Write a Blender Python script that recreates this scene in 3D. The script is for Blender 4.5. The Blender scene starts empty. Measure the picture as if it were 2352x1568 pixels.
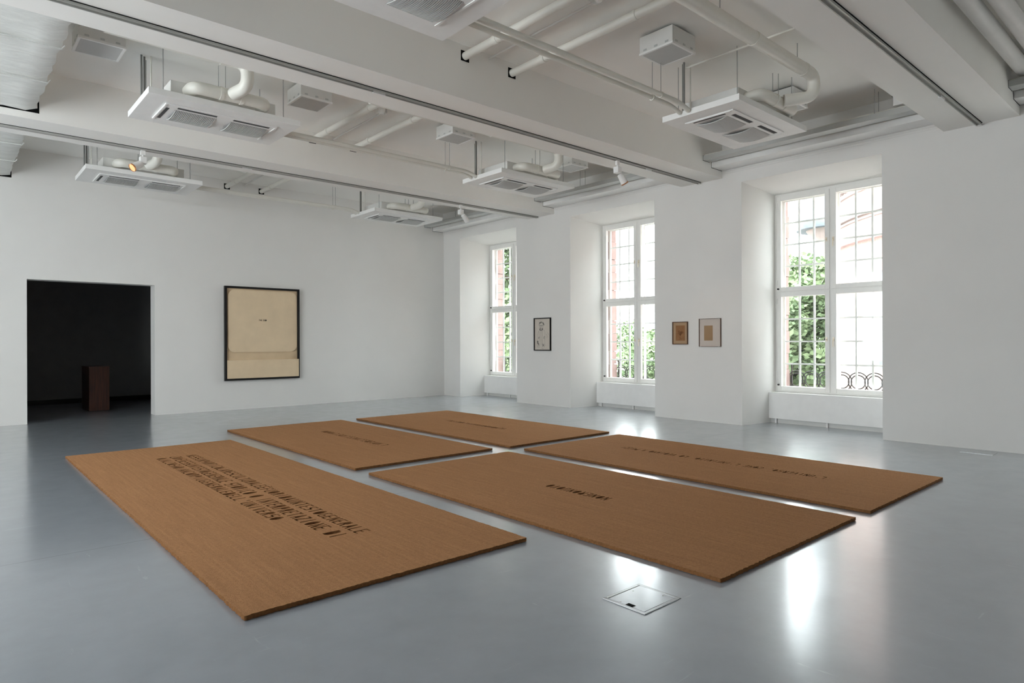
import bpy, bmesh, math, random
from mathutils import Vector, Matrix

random.seed(7)
S = bpy.context.scene
COL = S.collection
PI = math.pi

# ------------------------------------------------------------------ camera, world, exposure
cam_data = bpy.data.cameras.new('camera')
cam = bpy.data.objects.new('camera', cam_data)
COL.objects.link(cam)
cam_data.sensor_width = 36.0
cam_data.lens = 22.745
cam_data.clip_end = 300
YAW, ROLL = math.radians(41.506), math.radians(0.202)
fw = Vector((math.sin(YAW), math.cos(YAW), 0))
r0 = Vector((math.cos(YAW), -math.sin(YAW), 0))
u0 = Vector((0, 0, 1))
rt = r0 * math.cos(ROLL) - u0 * math.sin(ROLL)
up = r0 * math.sin(ROLL) + u0 * math.cos(ROLL)
M4 = Matrix((rt, up, -fw)).transposed().to_4x4()
M4.translation = Vector((0, 0, 1.5))
cam.matrix_world = M4
S.camera = cam

world = bpy.data.worlds.new('overcast_sky')
S.world = world
world.use_nodes = True
bg = world.node_tree.nodes['Background']
bg.inputs['Color'].default_value = (0.93, 0.965, 1.0, 1)
bg.inputs['Strength'].default_value = 8.5

S.view_settings.view_transform = 'Standard'
S.view_settings.look = 'None'
S.view_settings.gamma = 1.0
S.view_settings.use_curve_mapping = False
S.view_settings.exposure = 0.95
S.cycles.max_bounces = 14
S.cycles.diffuse_bounces = 9
S.cycles.glossy_bounces = 5
S.cycles.transparent_max_bounces = 16
S.cycles.transmission_bounces = 6
S.cycles.sample_clamp_indirect = 12.0
S.cycles.caustics_reflective = True
S.cycles.blur_glossy = 1.0
S.cycles.caustics_refractive = False

# ------------------------------------------------------------------ dimensions (metres)
XB = 10.65          # window wall, inner face
YA = 14.92          # far wall, inner face
T = 0.34            # its thickness
XL, YN = -5.2, -7.2 # left wall, near wall (behind the camera)
ZC = 5.10           # ceiling
ZS = 4.445          # beam soffits
XF = 11.60          # inner face of the window frames
XO = 12.02          # outer face of the masonry
NICHES = [(11.86, 14.17), (7.75, 10.045), (3.605, 5.885), (-0.58, 1.70), (-4.77, -2.49)]
BEAMS = [(-6.70, -5.82), (-2.37, -1.49), (1.94, 2.80), (6.26, 7.13), (10.55, 11.43)]

# ------------------------------------------------------------------ materials
def mat(name, color, rough=0.6, spec=0.5, metal=0.0, build=None):
    m = bpy.data.materials.new(name)
    m.use_nodes = True
    nt = m.node_tree
    b = nt.nodes['Principled BSDF']
    b.inputs['Base Color'].default_value = (*color, 1)
    b.inputs['Roughness'].default_value = rough
    b.inputs['Specular IOR Level'].default_value = spec
    b.inputs['Metallic'].default_value = metal
    if build:
        build(nt, b)
    return m

def N(nt, kind, **kw):
    n = nt.nodes.new(kind)
    for k, v in kw.items():
        setattr(n, k, v)
    return n

def coords(nt, scale=(1, 1, 1), out='Object'):
    tc = N(nt, 'ShaderNodeTexCoord')
    mp = N(nt, 'ShaderNodeMapping')
    mp.inputs['Scale'].default_value = scale
    nt.links.new(tc.outputs[out], mp.inputs['Vector'])
    return mp.outputs['Vector']

def noise(nt, vec, scale, detail=4, rough=0.55):
    n = N(nt, 'ShaderNodeTexNoise')
    n.inputs['Scale'].default_value = scale
    n.inputs['Detail'].default_value = detail
    n.inputs['Roughness'].default_value = rough
    nt.links.new(vec, n.inputs['Vector'])
    return n.outputs['Fac']

def ramp(nt, fac, stops):
    r = N(nt, 'ShaderNodeValToRGB')
    el = r.color_ramp.elements
    while len(el) < len(stops):
        el.new(0.5)
    for e, (p, c) in zip(el, stops):
        e.position = p
        e.color = (*c, 1) if len(c) == 3 else c
    nt.links.new(fac, r.inputs['Fac'])
    return r.outputs['Color']

def bump(nt, b, height, strength, dist=0.01):
    bp = N(nt, 'ShaderNodeBump')
    bp.inputs['Strength'].default_value = strength
    bp.inputs['Distance'].default_value = dist
    nt.links.new(height, bp.inputs['Height'])
    nt.links.new(bp.outputs['Normal'], b.inputs['Normal'])

def mixc(nt, fac, a, b, kind='MIX'):
    m = N(nt, 'ShaderNodeMix', data_type='RGBA', blend_type=kind)
    if isinstance(fac, (int, float)):
        m.inputs['Factor'].default_value = fac
    else:
        nt.links.new(fac, m.inputs['Factor'])
    for s, i in ((a, 6), (b, 7)):
        if isinstance(s, tuple):
            m.inputs[i].default_value = (*s, 1)
        else:
            nt.links.new(s, m.inputs[i])
    return m.outputs[2]

def b_plaster(c, amt=0.03):
    def f(nt, b):
        v = coords(nt)
        n = noise(nt, v, 1.3, 5)
        lo = tuple(x * (1 - amt) for x in c)
        col = ramp(nt, n, [(0.3, lo), (0.7, c)])
        nt.links.new(col, b.inputs['Base Color'])
        bump(nt, b, noise(nt, v, 90, 3), 0.08, 0.004)
    return f

WALL = mat('white_wall_paint', (0.78, 0.77, 0.745), 0.75, 0.25, build=b_plaster((0.79, 0.777, 0.754)))
CEIL = mat('off_white_ceiling_paint', (0.88, 0.87, 0.84), 0.8, 0.2, build=b_plaster((0.89, 0.875, 0.84), 0.03))
BLACK_WALL = mat('black_wall_paint', (0.26, 0.26, 0.26), 0.8, 0.3, build=b_plaster((0.27, 0.265, 0.262)))

def b_floor(nt, b):
    v = coords(nt)
    big = noise(nt, v, 0.55, 5, 0.6)
    med = noise(nt, v, 4.0, 6, 0.65)
    col = ramp(nt, big, [(0.25, (0.215, 0.238, 0.272)), (0.75, (0.272, 0.298, 0.336))])
    col = mixc(nt, 0.25, col, ramp(nt, med, [(0.3, (0.195, 0.215, 0.245)), (0.7, (0.325, 0.352, 0.392))]))
    # scuffs and scratches: stretched noise with a hard threshold
    sc = noise(nt, coords(nt, (0.6, 9.0, 1)), 2.2, 5, 0.7)
    sc2 = noise(nt, coords(nt, (7.0, 0.8, 1)), 1.7, 5, 0.7)
    m1 = ramp(nt, sc, [(0.655, (0, 0, 0)), (0.70, (1, 1, 1))])
    m2 = ramp(nt, sc2, [(0.665, (0, 0, 0)), (0.71, (1, 1, 1))])
    ad = mixc(nt, 1.0, m1, m2, 'ADD')
    fac = N(nt, 'ShaderNodeMath', operation='MULTIPLY')
    nt.links.new(ad, fac.inputs[0])
    fac.inputs[1].default_value = 0.28
    col = mixc(nt, fac.outputs[0], col, (0.47, 0.49, 0.51))
    # saw-cut expansion joint across the room
    tcj = N(nt, 'ShaderNodeTexCoord'); sx = N(nt, 'ShaderNodeSeparateXYZ')
    nt.links.new(tcj.outputs['Object'], sx.inputs[0])
    dj = N(nt, 'ShaderNodeMath', operation='SUBTRACT'); dj.inputs[1].default_value = 5.548
    nt.links.new(sx.outputs['Y'], dj.inputs[0])
    aj = N(nt, 'ShaderNodeMath', operation='ABSOLUTE'); nt.links.new(dj.outputs[0], aj.inputs[0])
    lj = N(nt, 'ShaderNodeMath', operation='LESS_THAN'); lj.inputs[1].default_value = 0.006
    nt.links.new(aj.outputs[0], lj.inputs[0])
    kj = N(nt, 'ShaderNodeMath', operation='MULTIPLY'); kj.inputs[1].default_value = 0.45
    nt.links.new(lj.outputs[0], kj.inputs[0])
    col = mixc(nt, kj.outputs[0], col, (0.07, 0.075, 0.08))
    nt.links.new(col, b.inputs['Base Color'])
    rg = N(nt, 'ShaderNodeMapRange')
    rg.inputs['To Min'].default_value = 0.12
    rg.inputs['To Max'].default_value = 0.21
    nt.links.new(med, rg.inputs['Value'])
    b.inputs['Roughness'].default_value = 0.34
    b.inputs['Coat Weight'].default_value = 1.0
    b.inputs['Coat IOR'].default_value = 1.55
    nt.links.new(rg.outputs[0], b.inputs['Coat Roughness'])
    h = N(nt, 'ShaderNodeMath', operation='ADD')
    f1 = noise(nt, v, 3.5, 3)
    f2 = noise(nt, v, 38, 3)
    k = N(nt, 'ShaderNodeMath', operation='MULTIPLY')
    nt.links.new(f2, k.inputs[0]); k.inputs[1].default_value = 0.10
    nt.links.new(f1, h.inputs[0]); nt.links.new(k.outputs[0], h.inputs[1])
    bump(nt, b, h.outputs[0], 0.07, 0.010)
    nt.links.new(b.inputs['Normal'].links[0].from_socket, b.inputs['Coat Normal'])

FLOOR = mat('grey_coated_concrete', (0.18, 0.187, 0.197), 0.34, 0.5, build=b_floor)

def b_coir(nt, b):
    v = coords(nt)
    st = noise(nt, coords(nt, (14.0, 0.45, 1)), 3.0, 6, 0.65)     # streaks along the weave
    fine = noise(nt, v, 170, 4, 0.7)
    grain = noise(nt, v, 55, 5, 0.75)
    col = ramp(nt, st, [(0.30, (0.330, 0.160, 0.072)), (0.52, (0.440, 0.222, 0.104)), (0.75, (0.580, 0.310, 0.150))])
    col = mixc(nt, 0.42, col, ramp(nt, fine, [(0.30, (0.17, 0.076, 0.032)), (0.5, (0.44, 0.222, 0.105)), (0.72, (0.70, 0.40, 0.205))]))
    col = mixc(nt, 0.30, col, ramp(nt, grain, [(0.35, (0.27, 0.128, 0.056)), (0.65, (0.57, 0.305, 0.152))]))
    nt.links.new(col, b.inputs['Base Color'])
    bump(nt, b, fine, 0.9, 0.012)

COIR = mat('tan_coir_pile', (0.33, 0.17, 0.08), 0.95, 0.08, build=b_coir)

def b_wrap(nt, b):
    w = noise(nt, coords(nt, (1.0, 5.0, 1)), 3.0, 4)
    c = ramp(nt, w, [(0.3, (0.70, 0.71, 0.68)), (0.7, (0.80, 0.81, 0.78))])
    nt.links.new(c, b.inputs['Base Color'])
    bump(nt, b, w, 0.5, 0.03)
WRAP = mat('white_insulation_wrap', (0.76, 0.77, 0.74), 0.7, 0.3, build=b_wrap)

def plain(name, c, rough=0.5, spec=0.4, metal=0.0, var=0.04, scale=6):
    def f(nt, b):
        n = noise(nt, coords(nt), scale, 3)
        lo = tuple(x * (1 - var) for x in c)
        nt.links.new(ramp(nt, n, [(0.3, lo), (0.7, c)]), b.inputs['Base Color'])
    return mat(name, c, rough, spec, metal, f)

WHITE = plain('white_enamel', (0.86, 0.855, 0.84), 0.42, 0.45)
FRAME = plain('white_window_lacquer', (0.84, 0.835, 0.81), 0.35, 0.5)
PANEL = plain('white_panel', (0.86, 0.855, 0.84), 0.5, 0.4)
PIPE = plain('cream_pipe_paint', (0.76, 0.745, 0.685), 0.38, 0.5)
GREYBOX = plain('pale_grey_sheet_metal', (0.72, 0.715, 0.69), 0.5, 0.4)
GRILLE = plain('grey_intake_grille', (0.55, 0.55, 0.54), 0.55, 0.4)
SLOT = plain('dark_slot', (0.11, 0.11, 0.11), 0.8, 0.2)
BLACK = plain('black_frame_lacquer', (0.008, 0.007, 0.007), 0.45, 0.35)
VOID = plain('black_opening_shade', (0.006, 0.006, 0.006), 0.9, 0.1)  # flat black painted for the darkness inside holes and gaps
STEEL = plain('galvanised_rod', (0.42, 0.42, 0.41), 0.4, 0.5, 0.4)
ALU = plain('grey_track_profile', (0.44, 0.44, 0.41), 0.45, 0.5, 0.2)
TRAY = plain('grey_cable_tray', (0.50, 0.51, 0.50), 0.45, 0.5, 0.2)
RODDARK = plain('dark_drain_pipe', (0.22, 0.22, 0.21), 0.5, 0.4)
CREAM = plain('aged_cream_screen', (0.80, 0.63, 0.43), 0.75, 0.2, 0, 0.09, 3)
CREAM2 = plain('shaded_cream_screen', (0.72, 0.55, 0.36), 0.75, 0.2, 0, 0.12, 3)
INK = plain('black_ink', (0.012, 0.011, 0.011), 0.6, 0.2)
PAPER = plain('off_white_paper', (0.70, 0.635, 0.555), 0.8, 0.2)
BROWNFRAME = plain('brown_wood_frame', (0.11, 0.045, 0.018), 0.4, 0.4, 0, 0.3, 20)
TANMAT = plain('tan_mount_board', (0.44, 0.30, 0.185), 0.8, 0.2)
TANPAPER = plain('brown_drawing_paper', (0.33, 0.165, 0.075), 0.8, 0.2, 0, 0.2, 14)
OCHRE = plain('ochre_paper', (0.40, 0.235, 0.105), 0.8, 0.2, 0, 0.12, 10)
PINKMAT = plain('pale_mount_board', (0.66, 0.58, 0.52), 0.8, 0.2)
SKETCH = plain('sepia_line', (0.16, 0.065, 0.022), 0.7, 0.2)
BRASS = plain('pale_brass_handle', (0.72, 0.64, 0.52), 0.35, 0.5, 0.3)

def b_walnut(nt, b):
    g = noise(nt, coords(nt, (26, 26, 1.2)), 2.0, 5, 0.6)
    nt.links.new(ramp(nt, g, [(0.3, (0.030, 0.009, 0.005)), (0.7, (0.085, 0.027, 0.014))]), b.inputs['Base Color'])
WALNUT = mat('reddish_walnut', (0.09, 0.03, 0.015), 0.35, 0.45, build=b_walnut)
STONE = plain('red_sandstone', (0.33, 0.225, 0.205), 0.9, 0.2, 0, 0.25, 5)
PALESTONE = plain('pink_sandstone', (0.29, 0.23, 0.215), 0.9, 0.2, 0, 0.2, 2)
SLATE = plain('slate_roof', (0.13, 0.145, 0.165), 0.7, 0.3, 0, 0.25, 3)
GROUND = plain('grey_paving', (0.24, 0.235, 0.22), 0.9, 0.2, 0, 0.2, 1)
BARK = plain('tree_bark', (0.10, 0.075, 0.055), 0.95, 0.1, 0, 0.3, 8)
IRON = plain('wrought_iron', (0.055, 0.05, 0.05), 0.6, 0.3)
def b_leaf(nt, b):
    n = noise(nt, coords(nt), 1.2, 5, 0.7)
    nt.links.new(ramp(nt, n, [(0.3, (0.105, 0.160, 0.085)), (0.7, (0.215, 0.265, 0.140))]), b.inputs['Base Color'])
LEAF = mat('green_leaves', (0.08, 0.14, 0.04), 0.7, 0.2, build=b_leaf)
def b_brick(nt, b):
    v = coords(nt)
    n = noise(nt, v, 0.9, 5, 0.7)
    br = N(nt, 'ShaderNodeTexBrick')
    br.inputs['Color1'].default_value = (0.34, 0.235, 0.205, 1)
    br.inputs['Color2'].default_value = (0.28, 0.19, 0.165, 1)
    br.inputs['Mortar'].default_value = (0.37, 0.32, 0.29, 1)
    br.inputs['Scale'].default_value = 1.6
    uv = N(nt, 'ShaderNodeTexCoord')
    nt.links.new(uv.outputs['UV'], br.inputs['Vector'])
    c = mixc(nt, 0.5, br.outputs['Color'], ramp(nt, n, [(0.3, (0.25, 0.18, 0.16)), (0.7, (0.39, 0.30, 0.265))]))
    nt.links.new(c, b.inputs['Base Color'])
BRICK = mat('weathered_sandstone_blocks', (0.3, 0.2, 0.17), 0.9, 0.2, build=b_brick)

def glass_mat(name, tint=(0.97, 0.985, 0.98), refl=0.6):
    m = bpy.data.materials.new(name)
    m.use_nodes = True
    nt = m.node_tree
    nt.nodes.remove(nt.nodes['Principled BSDF'])
    out = nt.nodes['Material Output']
    t = N(nt, 'ShaderNodeBsdfTransparent'); t.inputs['Color'].default_value = (*tint, 1)
    g = N(nt, 'ShaderNodeBsdfGlossy'); g.inputs['Roughness'].default_value = 0.01
    lw = N(nt, 'ShaderNodeLayerWeight'); lw.inputs['Blend'].default_value = 0.5
    pw = N(nt, 'ShaderNodeMath', operation='POWER'); pw.inputs[1].default_value = 5.0
    nt.links.new(lw.outputs['Facing'], pw.inputs[0])
    mu = N(nt, 'ShaderNodeMath', operation='MULTIPLY_ADD'); mu.inputs[1].default_value = 0.9 * refl; mu.inputs[2].default_value = 0.04 * refl
    nt.links.new(pw.outputs[0], mu.inputs[0])
    mx = N(nt, 'ShaderNodeMixShader')
    nt.links.new(mu.outputs[0], mx.inputs[0])
    nt.links.new(t.outputs[0], mx.inputs[1]); nt.links.new(g.outputs[0], mx.inputs[2])
    nt.links.new(mx.outputs[0], out.inputs['Surface'])
    return m
GLASS = glass_mat('clear_window_glass')
PICGLASS = glass_mat('picture_glass', (0.99, 0.99, 0.99), 1.0)

def emit(name, c, s):
    m = bpy.data.materials.new(name); m.use_nodes = True
    nt = m.node_tree
    b = nt.nodes['Principled BSDF']
    b.inputs['Base Color'].default_value = (*c, 1)
    b.inputs['Emission Color'].default_value = (*c, 1)
    b.inputs['Emission Strength'].default_value = s
    return m
LAMP_ON = emit('glowing_lamp_face', (0.95, 0.42, 0.19), 0.42)
COPPER = plain('copper_reflector', (0.62, 0.30, 0.14), 0.3, 0.5, 0.7)

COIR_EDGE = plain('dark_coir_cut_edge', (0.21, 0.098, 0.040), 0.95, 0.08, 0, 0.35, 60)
BACKING = plain('dark_mat_backing', (0.15, 0.072, 0.032), 0.95, 0.05, 0, 0.3, 40)
# ------------------------------------------------------------------ helpers
def box(bm, x0, x1, y0, y1, z0, z1, bev=0.0):
    v = [bm.verts.new(p) for p in ((x0, y0, z0), (x1, y0, z0), (x1, y1, z0), (x0, y1, z0),
                                   (x0, y0, z1), (x1, y0, z1), (x1, y1, z1), (x0, y1, z1))]
    fs = [bm.faces.new([v[i] for i in q]) for q in ((0, 3, 2, 1), (4, 5, 6, 7), (0, 1, 5, 4), (1, 2, 6, 5), (2, 3, 7, 6), (3, 0, 4, 7))]
    if bev:
        es = list({e for f in fs for e in f.edges})
        bmesh.ops.bevel(bm, geom=es, offset=bev, segments=2, profile=0.5, affect='EDGES')

def prism(bm, poly, a, b, axis='z'):
    """extrude a 2-D polygon between a and b along axis"""
    def P(p, t):
        return {'z': (p[0], p[1], t), 'y': (p[0], t, p[1]), 'x': (t, p[0], p[1])}[axis]
    lo = [bm.verts.new(P(p, a)) for p in poly]
    hi = [bm.verts.new(P(p, b)) for p in poly]
    n = len(poly)
    bm.faces.new(lo[::-1]); bm.faces.new(hi)
    for i in range(n):
        bm.faces.new((lo[i], lo[(i + 1) % n], hi[(i + 1) % n], hi[i]))

def fillet(pts, r, seg=6):
    """round the inner corners of a polyline"""
    pts = [Vector(p) for p in pts]
    out = [pts[0]]
    for i in range(1, len(pts) - 1):
        a, p, c = pts[i - 1], pts[i], pts[i + 1]
        d1 = (a - p); d2 = (c - p)
        rr = min(r, d1.length * 0.49, d2.length * 0.49)
        s, e = p + d1.normalized() * rr, p + d2.normalized() * rr
        for k in range(seg + 1):
            t = k / seg
            out.append(s * (1 - t) ** 2 + p * 2 * t * (1 - t) + e * t * t)
    out.append(pts[-1])
    return out

def tube(bm, pts, r, seg=12, caps=True):
    pts = [Vector(p) for p in pts]
    rings = []
    ref = None
    for i, p in enumerate(pts):
        if i == 0: d = pts[1] - p
        elif i == len(pts) - 1: d = p - pts[-2]
        else: d = (pts[i + 1] - p).normalized() + (p - pts[i - 1]).normalized()
        d.normalize()
        if ref is None:
            ref = Vector((0, 0, 1)) if abs(d.z) < 0.9 else Vector((1, 0, 0))
        a = d.cross(ref)
        if a.length < 1e-4:
            ref = Vector((1, 0, 0)) if abs(d.x) < 0.9 else Vector((0, 1, 0)); a = d.cross(ref)
        a.normalize(); b = d.cross(a).normalized()
        ref = ref - d * ref.dot(d)
        if ref.length < 1e-3: ref = b.copy()
        ref.normalize()
        rad = r[i] if isinstance(r, (list, tuple)) else r
        rings.append([bm.verts.new(p + (a * math.cos(t) + b * math.sin(t)) * rad) for t in (2 * PI * k / seg for k in range(seg))])
    for A, B in zip(rings, rings[1:]):
        for k in range(seg):
            bm.faces.new((A[k], A[(k + 1) % seg], B[(k + 1) % seg], B[k]))
    if caps:
        bm.faces.new(rings[0][::-1]); bm.faces.new(rings[-1])

def obj(name, bm, m, parent=None, smooth=False, loc=None):
    me = bpy.data.meshes.new(name)
    bmesh.ops.recalc_face_normals(bm, faces=bm.faces[:])
    bm.to_mesh(me); bm.free()
    me.materials.append(m)
    if smooth:
        for p in me.polygons: p.use_smooth = True
        me.set_sharp_from_angle(angle=math.radians(40))
    o = bpy.data.objects.new(name, me)
    COL.objects.link(o)
    if parent: o.parent = parent
    if loc: o.location = loc
    return o

def B():
    return bmesh.new()

def bxo(name, m, parent, *dims, bev=0.0, smooth=False):
    bm = B(); box(bm, *dims, bev=bev)
    return obj(name, bm, m, parent, smooth)

def tbo(name, m, parent, pts, r, seg=12):
    bm = B(); tube(bm, pts, r, seg)
    return obj(name, bm, m, parent, True)

def tag(o, label, cat, group=None):
    o['label'] = label; o['category'] = cat
    if group: o['group'] = group
    return o

def thing(name, label, cat, loc=(0, 0, 0), rz=0, group=None):
    o = bpy.data.objects.new(name, None)
    o.empty_display_size = 0.1
    COL.objects.link(o)
    o.location = loc; o.rotation_euler = (0, 0, rz)
    return tag(o, label, cat, group)

def struct(o):
    o['kind'] = 'structure'
    return o

def copy_tree(o, parent=None):
    c = o.copy()
    COL.objects.link(c)
    if parent: c.parent = parent
    for ch in o.children:
        copy_tree(ch, c)
    return c

# ------------------------------------------------------------------ room shell
bm = B(); box(bm, XL - 0.3, XO, YN - 0.2, YA + T, -0.3, 0.0)
struct(obj('floor', bm, FLOOR))
bm = B(); box(bm, XL - 0.3, XO, YN - 0.2, YA + T, ZC, ZC + 0.3)
struct(obj('ceiling', bm, CEIL))

# far wall with its doorway
DX0, DX1, DZ = 1.213, 3.335, 2.69
bm = B()
ZW = 4.485
box(bm, XL, DX0, YA, YA + T, 0, ZW)
box(bm, DX1, XB + 0.3, YA, YA + T, 0, ZW)
box(bm, DX0, DX1, YA, YA + T, DZ, ZW)
box(bm, XL, XB + 0.3, YA + 0.03, YA + T, ZW, ZC)      # set back above the shadow gap
struct(obj('wall_back', bm, WALL))

# window wall: piers with splayed jambs and headers with sloping soffits
SPL = 0.14
bm = B()
edges = []
ns = sorted(NICHES)
prev = YN
for i, (a, b) in enumerate(ns):
    lo_in = prev if i == 0 else prev - SPL
    lo_f = prev
    poly = [(XB, lo_f), (XB, a), (XF, a + SPL), (XO, a + SPL), (XO, (prev if i == 0 else prev - SPL))]
    if i: poly.append((XF, prev - SPL))
    prism(bm, poly, 0, ZC)
    prev = b
prism(bm, [(XB, prev), (XB, YA + T), (XO, YA + T), (XO, prev - SPL), (XF, prev - SPL)], 0, ZC)
for a, b in ns:
    prism(bm, [(XB, 4.312), (XF, 4.185), (XO, 4.185), (XO, ZC), (XB, ZC)], a, b, 'y')
    box(bm, XF + 0.02, XO, a + SPL, b - SPL, 0, 0.56)
struct(obj('wall_right', bm, WALL))
ADDED_LEFTW = [(4.0, 6.5), (8.0, 10.5)]   # unseen windows added on the left wall to brighten the room
bm = B()
prev = YN
for a, b in ADDED_LEFTW:
    box(bm, XL - 0.3, XL, prev, a, 0, ZC)
    box(bm, XL - 0.3, XL, a, b, 0, 0.6); box(bm, XL - 0.3, XL, a, b, 4.35, ZC)
    prev = b
box(bm, XL - 0.3, XL, prev, YA + T, 0, ZC)
struct(obj('wall_left', bm, WALL))
for k, (a, b) in enumerate(ADDED_LEFTW):
    w = bpy.data.objects.new('window_%d' % (k + 6), None); w.empty_display_size = 0.1  # added window out of view, lets in extra daylight
    COL.objects.link(w); struct(w); w.location = (XL - .2, (a + b) / 2, 0)
    h = (b - a) / 2
    bm = B()
    for y in (-h, -.03, h - .06): box(bm, -.05, .03, y, y + .06, .6, 4.35)
    for z in (.6, 2.4, 4.29): box(bm, -.045, .025, -h, h, z, z + .06)
    obj('frame', bm, FRAME, w)
    bxo('pane', GLASS, w, -.012, -.006, -h + .02, h - .02, .62, 4.33)
    ld = bpy.data.lights.new('window_portal', 'AREA'); ld.shape = 'RECTANGLE'
    ld.size = 3.75; ld.size_y = b - a; ld.cycles.is_portal = True
    lo = bpy.data.objects.new('window_portal', ld); COL.objects.link(lo)
    lo.location = (XL - .32, (a + b) / 2, 2.475); lo.rotation_euler = (0, -PI / 2, 0)
bm = B(); box(bm, XL, XO, YN - 0.2, YN, 0, ZC); struct(obj('wall_front', bm, WALL))

for i, (a, b) in enumerate(BEAMS):
    bm = B(); box(bm, XL, XB, a, b, ZS, ZC)
    struct(obj('trim_%d' % (i + 1), bm, CEIL))

# dark room behind the doorway
bm = B()
YD = 19.3
box(bm, -2.5, 7.0, YD, YD + 0.15, -0.02, 3.6)
box(bm, -2.65, -2.5, YA + T, YD, -0.02, 3.6)
box(bm, 7.0, 7.15, YA + T, YD, -0.02, 3.6)
box(bm, -2.5, 7.0, YA + T, YD, 3.4, 3.6)
struct(obj('wall_dark_room', bm, BLACK_WALL))
bm = B(); box(bm, -2.65, 7.15, YA + T, YD + 0.15, -0.3, 0.0)
struct(obj('floor_dark_room', bm, FLOOR))
bm = B(); box(bm, -2.5, 7.0, YD - 0.02, YD, 0, 0.12)
struct(obj('baseboard_dark_room', bm, BLACK))

# thin cover strip along the top of the window wall, one per bay
BAYS = [(2.80, 6.26), (7.13, 10.55), (11.43, YA + 0.03), (-1.49, 1.94)]
for k, (a, b) in enumerate(BAYS):
    bm = B()
    box(bm, XB - 0.012, XB, a, b, 4.545, 4.56)
    box(bm, XB - 0.008, XB, a, b, 4.515, 4.52)
    struct(obj('trim_%d' % (k + 6), bm, WALL))

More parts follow.
